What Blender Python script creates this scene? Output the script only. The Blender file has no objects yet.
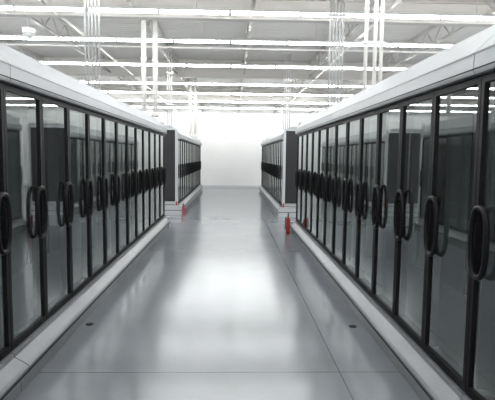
import bpy, bmesh, math, random
from mathutils import Matrix, Vector
random.seed(4)
scn=bpy.context.scene
try:
    scn.view_settings.view_transform='Standard'
    scn.view_settings.look='None'
except Exception: pass

# ------------------------------------------------------------ materials
def principled(name,col,rough=0.5,metal=0.0,spec=None,noise=0.0,nscale=6.0,bump=0.0):
    m=bpy.data.materials.new(name); m.use_nodes=True
    nt=m.node_tree; b=nt.nodes['Principled BSDF']
    b.inputs['Base Color'].default_value=(*col,1)
    b.inputs['Roughness'].default_value=rough
    b.inputs['Metallic'].default_value=metal
    if spec is not None: b.inputs['Specular IOR Level'].default_value=spec
    if noise>0 or bump>0:
        tc=nt.nodes.new('ShaderNodeTexCoord'); n=nt.nodes.new('ShaderNodeTexNoise')
        n.inputs['Scale'].default_value=nscale; n.inputs['Detail'].default_value=5
        nt.links.new(tc.outputs['Object'],n.inputs['Vector'])
        r=nt.nodes.new('ShaderNodeValToRGB')
        r.color_ramp.elements[0].position=0.3; r.color_ramp.elements[1].position=0.7
        r.color_ramp.elements[0].color=(*[c*(1-noise) for c in col],1)
        r.color_ramp.elements[1].color=(*[min(1,c*(1+noise)) for c in col],1)
        nt.links.new(n.outputs['Fac'],r.inputs['Fac'])
        nt.links.new(r.outputs['Color'],b.inputs['Base Color'])
    return m
def emission(name,col,st):
    m=bpy.data.materials.new(name); m.use_nodes=True; nt=m.node_tree
    nt.nodes.clear(); e=nt.nodes.new('ShaderNodeEmission'); o=nt.nodes.new('ShaderNodeOutputMaterial')
    e.inputs['Color'].default_value=(*col,1); e.inputs['Strength'].default_value=st
    nt.links.new(e.outputs[0],o.inputs[0]); return m
def glass_mat():
    m=bpy.data.materials.new('freezer_door_glass'); m.use_nodes=True; nt=m.node_tree
    nt.nodes.clear(); N=nt.nodes.new; L=nt.links.new
    o=N('ShaderNodeOutputMaterial'); mix=N('ShaderNodeMixShader'); t=N('ShaderNodeBsdfTransparent')
    g=N('ShaderNodeBsdfGlossy'); lw=N('ShaderNodeLayerWeight'); lw.inputs['Blend'].default_value=.5
    p=N('ShaderNodeMath'); p.operation='POWER'; p.inputs[1].default_value=3.4; L(lw.outputs['Facing'],p.inputs[0])
    ma=N('ShaderNodeMath'); ma.operation='MULTIPLY_ADD'; ma.inputs[1].default_value=.87; ma.inputs[2].default_value=.11; L(p.outputs[0],ma.inputs[0])
    t.inputs['Color'].default_value=(0.46,0.49,0.49,1)
    g.inputs['Roughness'].default_value=0.02; g.inputs['Color'].default_value=(0.86,0.9,0.9,1)
    d=N('ShaderNodeBsdfDiffuse'); d.inputs['Color'].default_value=(.5,.53,.53,1)
    m2=N('ShaderNodeMixShader'); m2.inputs[0].default_value=.04
    L(t.outputs[0],m2.inputs[1]); L(d.outputs[0],m2.inputs[2])
    L(ma.outputs[0],mix.inputs[0]); L(m2.outputs[0],mix.inputs[1]); L(g.outputs[0],mix.inputs[2])
    L(mix.outputs[0],o.inputs[0]); return m

M_WHITE=principled('painted_steel_white',(0.40,0.41,0.42),0.45,noise=0.03,nscale=3)
M_POST=principled('end_post_white',(0.5,0.51,0.52),0.45)
M_BLACK=principled('black_door_frame',(0.005,0.005,0.006),0.6,spec=.25)
M_HANDLE=principled('black_handle_plastic',(0.005,0.005,0.006),0.5,spec=.3)
M_GLASS=glass_mat()
M_INT=principled('cabinet_interior_grey',(0.24,0.26,0.26),0.6,noise=0.05)
M_KICK=principled('kick_plate_grey',(0.24,0.25,0.26),0.4,noise=0.06,nscale=4)
M_BUMP=principled('bumper_rail_grey',(0.25,0.26,0.27),0.35,noise=0.04)
M_DARK=principled('dark_gap',(0.02,0.02,0.022),0.7)
M_TUBE=emission('fluorescent_tube',(0.97,0.99,1.0),38)
M_FIX=principled('fixture_white',(0.6,0.6,0.58),0.5)
M_JOIST=principled('joist_paint',(0.52,0.50,0.47),0.6)
M_PIPE=principled('pipe_white',(0.88,0.86,0.82),0.45)
M_COND=principled('conduit_galvanised',(0.6,0.6,0.59),0.4,metal=0.3)
M_RED=principled('red_paint',(0.40,0.04,0.03),0.35)
M_WALL=principled('wall_paint_white',(0.76,0.76,0.74),0.6,noise=0.02,nscale=1)

# floor: polished concrete with saw-cut joints
def floor_mat():
    m=bpy.data.materials.new('polished_concrete'); m.use_nodes=True; nt=m.node_tree; N=nt.nodes.new; L=nt.links.new
    b=nt.nodes['Principled BSDF']
    tc=N('ShaderNodeTexCoord'); sep=N('ShaderNodeSeparateXYZ'); L(tc.outputs['Object'],sep.inputs[0])
    n1=N('ShaderNodeTexNoise'); n1.inputs['Scale'].default_value=1.3; n1.inputs['Detail'].default_value=6; n1.inputs['Roughness'].default_value=0.55
    n2=N('ShaderNodeTexNoise'); n2.inputs['Scale'].default_value=60; n2.inputs['Detail'].default_value=3
    L(tc.outputs['Object'],n1.inputs[0]); L(tc.outputs['Object'],n2.inputs[0])
    r=N('ShaderNodeValToRGB'); r.color_ramp.elements[0].position=.2; r.color_ramp.elements[1].position=.8
    r.color_ramp.elements[0].color=(.240,.257,.282,1); r.color_ramp.elements[1].color=(.30,.318,.343,1)
    L(n1.outputs['Fac'],r.inputs[0])
    mx=N('ShaderNodeMix'); mx.data_type='RGBA'; mx.blend_type='MULTIPLY'; mx.inputs[0].default_value=.08
    L(r.outputs[0],mx.inputs[6]); L(n2.outputs['Fac'],mx.inputs[7])
    def line(sock,off,period,w):
        a=N('ShaderNodeMath'); a.operation='SUBTRACT'; a.inputs[1].default_value=off; L(sock,a.inputs[0])
        p=N('ShaderNodeMath'); p.operation='PINGPONG'; p.inputs[1].default_value=period/2; L(a.outputs[0],p.inputs[0])
        c=N('ShaderNodeMath'); c.operation='LESS_THAN'; c.inputs[1].default_value=w; L(p.outputs[0],c.inputs[0]); return c
    lx=line(sep.outputs['X'],0.79,4.4,0.0045); ly=line(sep.outputs['Y'],3.4,4.5,0.005)
    ma=N('ShaderNodeMath'); ma.operation='MAXIMUM'; L(lx.outputs[0],ma.inputs[0]); L(ly.outputs[0],ma.inputs[1])
    m2=N('ShaderNodeMix'); m2.data_type='RGBA'; L(ma.outputs[0],m2.inputs[0]); L(mx.outputs[2],m2.inputs[6]); m2.inputs[7].default_value=(.12,.125,.13,1)
    L(m2.outputs[2],b.inputs['Base Color'])
    b.inputs['Roughness'].default_value=.17
    b.inputs['Specular IOR Level'].default_value=.8
    return m
def deck_mat():
    m=principled('ceiling_deck',(0.64,0.62,0.59),0.7); nt=m.node_tree; N=nt.nodes.new
    tc=N('ShaderNodeTexCoord'); w=N('ShaderNodeTexWave'); w.bands_direction='Y'; w.inputs['Scale'].default_value=1.6
    b=N('ShaderNodeBump'); b.inputs['Strength'].default_value=.6; b.inputs['Distance'].default_value=.04
    nt.links.new(tc.outputs['Object'],w.inputs[0]); nt.links.new(w.outputs['Fac'],b.inputs['Height'])
    nt.links.new(b.outputs[0],nt.nodes['Principled BSDF'].inputs['Normal']); return m
M_FLOOR=floor_mat(); M_DECK=deck_mat()

# ------------------------------------------------------------ mesh helper
class B:
    def __init__(s,mats): s.bm=bmesh.new(); s.mats=mats
    def mi(s,m):
        if m not in s.mats: s.mats.append(m)
        return s.mats.index(m)
    def box(s,x0,x1,y0,y1,z0,z1,m,smooth=False):
        if x0>x1:x0,x1=x1,x0
        v=[s.bm.verts.new((x,y,z)) for x in(x0,x1) for y in(y0,y1) for z in(z0,z1)]
        i=s.mi(m)
        for q in((0,1,3,2),(4,6,7,5),(0,4,5,1),(2,3,7,6),(0,2,6,4),(1,5,7,3)):
            f=s.bm.faces.new([v[k] for k in q]); f.material_index=i
    def prism(s,prof,y0,y1,m,sx=1):
        a=[s.bm.verts.new((x,y0,z)) for x,z in prof]; b=[s.bm.verts.new((x,y1,z)) for x,z in prof]
        i=s.mi(m); n=len(prof)
        for k in range(n):
            f=s.bm.faces.new([a[k],a[(k+1)%n],b[(k+1)%n],b[k]]); f.material_index=i
        f=s.bm.faces.new(a[::-1]); f.material_index=i
        f=s.bm.faces.new(b); f.material_index=i
    def tube(s,pts,r,m,closed=False,n=8):
        pts=[Vector(p) for p in pts]; i=s.mi(m); rings=[]; K=len(pts)
        rr=r if isinstance(r,list) else [r]*K
        for k,p in enumerate(pts):
            if closed: t=(pts[(k+1)%K]-pts[k-1]).normalized()
            else: t=(pts[min(k+1,K-1)]-pts[max(k-1,0)]).normalized()
            up=Vector((1,0,0)) if abs(t.x)<.9 else Vector((0,0,1))
            a=t.cross(up).normalized(); b=t.cross(a).normalized()
            rings.append([s.bm.verts.new(p+rr[k]*(math.cos(2*math.pi*j/n)*a+math.sin(2*math.pi*j/n)*b)) for j in range(n)])
        for k in range(K if closed else K-1):
            A=rings[k];C=rings[(k+1)%K]
            for j in range(n):
                f=s.bm.faces.new([A[j],A[(j+1)%n],C[(j+1)%n],C[j]]); f.material_index=i; f.smooth=True
        if not closed:
            for R,rev in((rings[0],1),(rings[-1],0)):
                f=s.bm.faces.new(R[::-1] if rev else R); f.material_index=i
    def obj(s,name,origin=(0,0,0)):
        o=Vector(origin)
        for v in s.bm.verts: v.co-=o
        bmesh.ops.recalc_face_normals(s.bm,faces=s.bm.faces[:])
        me=bpy.data.meshes.new(name); s.bm.to_mesh(me); s.bm.free()
        for m in s.mats: me.materials.append(m)
        ob=bpy.data.objects.new(name,me); ob.location=o; scn.collection.objects.link(ob); return ob

# ------------------------------------------------------------ room shell
XW=14; Y0=-8; Y1=31; ZC=4.7
def simple(name,x0,x1,y0,y1,z0,z1,m):
    b=B([]); b.box(x0,x1,y0,y1,z0,z1,m); return b.obj(name)
simple('floor',-XW,XW,Y0,Y1,-.1,0,M_FLOOR)
simple('ceiling',-XW,XW,Y0,Y1,ZC,ZC+.1,M_DECK)
simple('wall_left',-XW-.1,-XW,Y0,Y1,0,ZC,M_WALL)
simple('wall_right',XW,XW+.1,Y0,Y1,0,ZC,M_WALL)
simple('wall_back',-XW,XW,Y1,Y1+.1,0,ZC,M_WALL)
simple('wall_front',-XW,XW,Y0-.1,Y0,0,ZC,M_WALL)
simple('wall_partition',-XW,XW,24.0,24.15,0,3.62,M_WALL)
simple('baseboard_partition',-XW,XW,23.97,24.0,0,.10,M_POST)

# ------------------------------------------------------------ roof trusses / joists
b=B([])
zb,zt=4.22,4.62
for k in range(-6,7):
    x=k*2.2+.35
    b.box(x-.035,x+.035,Y0,Y1,zb,zb+.05,M_JOIST)
    b.box(x-.035,x+.035,Y0,Y1,zt,ZC,M_JOIST)
    y=Y0; up=True
    while y<Y1-.5:
        z0,z1=(zb+.03,zt+.02) if up else (zt+.02,zb+.03)
        b.tube([(x,y,z0),(x,y+.45,z1)],.014,M_JOIST,n=4)
        y+=.45; up=not up
b.obj('ceiling_joists')
b=B([])
for y in(-4.5,2.4,9.6,16.6,23.6):
    b.box(-XW,XW,y-.09,y+.09,4.12,4.14,M_JOIST)
    b.box(-XW,XW,y-.012,y+.012,4.14,ZC,M_JOIST)
    b.box(-XW,XW,y-.09,y+.09,4.5,4.53,M_JOIST)
b.obj('ceiling_girders')
# sprinkler mains with drops
b=B([])
for x in(-3.3,2.75):
    b.tube([(x,Y0,4.16),(x,Y1,4.16)],.028,M_PIPE,n=8)
    y=Y0+1.2
    while y<Y1:
        b.tube([(x,y,4.16),(x,y,4.06)],.012,M_COND,n=6); b.tube([(x,y,4.065),(x,y,4.05)],.03,M_COND,n=8)
        b.tube([(x,y,4.17),(x,y,ZC)],.006,M_COND,n=4)
        y+=3.0
for y in(12.4,18.6):
    b.tube([(-XW,y,4.19),(XW,y,4.19)],.022,M_PIPE,n=8)
b.obj('ceiling_sprinkler_pipes')

# ------------------------------------------------------------ fluorescent rows
rows=[-6.6,-3.4,-.3,2.8,5.6,8.8,11.0,13.9,17.4,20.0,23.0,26.0,29.2]
for y in rows:
    b=B([]); z=4.03
    b.box(-XW+.3,XW-.3,y-.05,y+.05,z+.02,z+.06,M_FIX)
    x=-XW+.35
    while x+1.2<XW-.3:
        b.box(x+.03,x+1.20,y-.028,y+.028,z-.025,z+.02,M_TUBE)
        b.box(x-.015,x+.02,y-.035,y+.035,z-.035,z+.02,M_FIX)
        x+=1.235
    x=-XW+1
    while x<XW:
        b.tube([(x,y,z+.06),(x,y,ZC)],.005,M_COND,n=4); x+=2.47
    b.obj('fluorescent_light_row',(0,y,z))

# ------------------------------------------------------------ freezer cases
DW=.6; D=.98
def case(side,L,y0,nd,near_end=False,far_end=False,hr=.0155,hw=.08):
    b=B([]); X=lambda u: side*(L+u)
    y1=y0+nd*DW; a=y0+.004; c=y1-.004
    def bx(u0,u1,ya,yb,z0,z1,m): b.box(X(u0),X(u1),ya,yb,z0,z1,m)
    def pr(p,ya,yb,m): b.prism([(X(u),z) for u,z in p],ya,yb,m)
    # base
    bx(-.07,D,a,c,0,.105,M_KICK)
    bx(-.06,D-.02,a,c,.105,.118,M_DARK)
    pr([(-.115,.118),(-.125,.13),(-.125,.175),(-.112,.19),(-.035,.235),(-.03,.262),(D,.262),(D,.118)],a,c,M_BUMP)
    bx(-.128,-.12,a,c,.143,.160,M_DARK)
    # shell
    bx(D-.08,D,a,c,.262,2.05,M_WHITE)
    bx(D-.10,D-.08,a+.04,c-.04,.262,2.0,M_INT)
    bx(.03,D-.1,a+.04,c-.04,.262,.275,M_INT)
    bx(.03,D-.1,a+.04,c-.04,1.99,2.0,M_INT)
    for ya,yb in((a,a+.04),(c-.04,c)):
        bx(.022,D-.08,ya,yb,.262,2.05,M_INT)
    # canopy
    pr([(-.055,1.985),(-.062,2.0),(-.062,2.085),(-.045,2.11),(.16,2.30),(.20,2.315),(D,2.315),(D,2.0),(.0,1.985)],a,c,M_WHITE)
    bx(-.066,-.06,a,c,2.006,2.012,M_DARK)
    bx(-.066,-.055,a,c,2.086,2.092,M_KICK)
    # frame
    bx(.022,.08,a,c,1.94,1.985,M_BLACK)
    bx(.022,.08,a,c,.262,.31,M_BLACK)
    for k in range(nd+1):
        y=y0+k*DW; ya=max(a,y-.03); yb=min(c,y+.03)
        bx(.022,.07,ya,yb,.31,1.94,M_BLACK)
    for k in range(nd):
        ya=y0+k*DW; yb=ya+DW
        bx(-.016,.018,ya+.003,ya+.034,.275,1.975,M_BLACK)
        bx(-.016,.018,yb-.034,yb-.003,.275,1.975,M_BLACK)
        bx(-.016,.018,ya+.034,yb-.034,1.94,1.975,M_BLACK)
        bx(-.016,.018,ya+.034,yb-.034,.275,.32,M_BLACK)
        i=b.mi(M_GLASS)
        vs=[b.bm.verts.new((X(-.002),yy,zz)) for yy,zz in((ya+.034,.32),(yb-.034,.32),(yb-.034,1.94),(ya+.034,1.94))]
        f=b.bm.faces.new(vs); f.material_index=i
        bx(D-.13,D-.1,ya+.015,ya+.035,.3,1.95,M_DARK)
        # loop handle : stadium ring
        yc=yb-.09; zc=1.12; hh=.18; pts=[]
        uo=-.034
        for j in range(36):
            t=2*math.pi*j/36
            ct,st=math.cos(t),math.sin(t)
            pts.append((X(uo),yc+math.copysign(abs(ct)**.7,ct)*hw,zc+math.copysign(abs(st)**.9,st)*hh))
        b.tube(pts,hr,M_HANDLE,closed=True)
        for zz in(zc-.1,zc+.1):
            b.tube([(X(uo+.002),yc+hw*.85,zz),(X(-.004),yc+hw*.85+.004,zz)],.012,M_HANDLE,n=8)
    # end assemblies
    for flag,ye,sg in((near_end,a,-1),(far_end,c,1)):
        if not flag: continue
        bx(-.01,D,ye,ye+sg*.03,.262,2.03,M_POST)
        bx(.06,D-.06,ye+sg*.03,ye+sg*.045,.34,2.2,M_DARK)
        bx(.0,.06,ye+sg*.03,ye+sg*.07,.2,2.24,M_POST)
        bx(D-.06,D,ye+sg*.03,ye+sg*.07,.2,2.24,M_POST)
        bx(.06,D-.06,ye+sg*.03,ye+sg*.07,2.2,2.24,M_POST)
        bx(.62,.65,ye+sg*.04,ye+sg*.06,.34,2.2,M_KICK)
        bx(-.11,D,ye,ye+sg*.16,.0,.24,M_POST)
        bx(-.112,D-.05,ye+sg*.01,ye+sg*.163,.11,.125,M_DARK)
        bx(.0,.04,ye+sg*.07,ye+sg*.09,.24,.34,M_RED)
    o=b.obj('freezer_display_case',(X(D/2),(y0+y1)/2,0)); return o
LL,RR=1.43,1.30
e=3.11+.6*12
for k in range(4): case(-1,LL,e-3.6*(k+1),6,far_end=(k==0),near_end=(k==3))
e2=2.54+.6*12
for k in range(4): case(1,RR,e2-3.6*(k+1),6,far_end=(k==0),near_end=(k==3))
for k in range(3): case(-1,LL,12.9+3*k,5,near_end=(k==0),far_end=(k==2),hr=.010,hw=.05)
for k in range(3): case(1,RR,12.6+3*k,5,near_end=(k==0),far_end=(k==2),hr=.010,hw=.05)

# ------------------------------------------------------------ pipes and conduits rising from the cases
def pipes(name,lst,m,zb=2.32):
    b=B([])
    for x,y,r in lst:
        b.tube([(x,y,zb),(x,y,ZC)],r,m,n=12)
        b.tube([(x,y,zb),(x,y,zb+.08)],r*1.5,m,n=12)
        b.tube([(x,y,3.4),(x,y,3.46)],r*1.25,m,n=12)
    if len(lst)>1:
        xs=[p[0] for p in lst]; y=lst[0][1]
        for z in (3.0,3.9): b.box(min(xs)-.05,max(xs)+.05,y-.03,y+.03,z,z+.035,M_COND)
    b.obj(name,(lst[0][0],lst[0][1],zb))
pipes('conduit_bundle',[(-1.93+i*.045,6.6,.012) for i in range(5)],M_COND)
pipes('refrigeration_pipe',[(-1.76,9.9,.05)],M_PIPE)
pipes('refrigeration_pipe',[(-1.57,10.1,.05)],M_PIPE)
pipes('conduit_bundle',[(1.62+i*.055,8.4,.015) for i in range(5)],M_COND)
pipes('refrigeration_pipe',[(1.70,6.4,.026),(1.82,6.4,.026),(1.90,6.4,.026)],M_PIPE)
pipes('refrigeration_pipe',[(-1.75,20.5,.06),(-1.55,20.5,.06)],M_PIPE)
pipes('conduit_bundle',[(-1.9+i*.06,14.5,.014) for i in range(3)],M_COND)
pipes('conduit_bundle',[(1.6+i*.06,15.5,.014) for i in range(4)],M_COND)

# ------------------------------------------------------------ security dome
def dome(x,y,z,r):
    b=B([])
    b.tube([(x,y,z+.1),(x,y,ZC)],.012,M_FIX)
    b.tube([(x,y,z+.12),(x,y,z+.10),(x,y,z+.02),(x,y,z)],[r*.5,r*1.1,r*1.1,r],M_PIPE,n=20)
    b.tube([(x,y,z),(x,y,z-.04),(x,y,z-.08),(x,y,z-.1)],[r*.95,r*.85,r*.5,r*.1],M_COND,n=20)
    b.obj('security_dome_camera',(x,y,z))
dome(-4.0,9.95,3.88,.11)

# ------------------------------------------------------------ fire extinguishers
def ext(x,y,s=1.0):
    b=B([])
    b.tube([(x,y,0),(x,y,.02*s),(x,y,.30*s),(x,y,.34*s),(x,y,.36*s)],[.04*s,.045*s,.045*s,.035*s,.018*s],M_RED,n=16)
    b.tube([(x,y,.36*s),(x,y,.40*s)],.016*s,M_DARK)
    b.box(x-.012,x+.012,y-.07*s,y+.03*s,.40*s,.42*s,M_DARK)
    b.box(x-.012,x+.012,y-.07*s,y+.0*s,.435*s,.45*s,M_DARK)
    b.tube([(x,y,.38*s),(x-.05*s,y,.36*s),(x-.06*s,y,.25*s),(x-.055*s,y,.1*s)],.010*s,M_DARK)
    b.obj('fire_extinguisher',(x,y,0))
ext(1.125,9.7,.95)
ext(-1.25,12.64,.7)
# ------------------------------------------------------------ floor caps
def cap(x,y):
    b=B([]); b.tube([(x,y,0),(x,y,.006),(x,y,.012)],[.035,.035,.022],M_DARK,n=16); b.obj('floor_drain_cap',(x,y,0))
cap(-1.29,4.4); cap(1.12,4.35)

# ------------------------------------------------------------ camera
cd=bpy.data.cameras.new('camera'); cam=bpy.data.objects.new('camera',cd); scn.collection.objects.link(cam)
F=490; cd.sensor_width=36; cd.sensor_fit='HORIZONTAL'; cd.lens=F/495*36
yaw=math.atan(15.5/F); pitch=math.atan(44/F); roll=math.radians(.7)
R=Matrix.Rotation(-yaw,4,'Z')@Matrix.Rotation(math.pi/2-pitch,4,'X')@Matrix.Rotation(roll,4,'Z')
cam.matrix_world=Matrix.Translation((0,0,1.55))@R
scn.camera=cam
w=bpy.data.worlds.new('world'); scn.world=w; w.use_nodes=True
w.node_tree.nodes['Background'].inputs[0].default_value=(.6,.65,.7,1); w.node_tree.nodes['Background'].inputs[1].default_value=.3
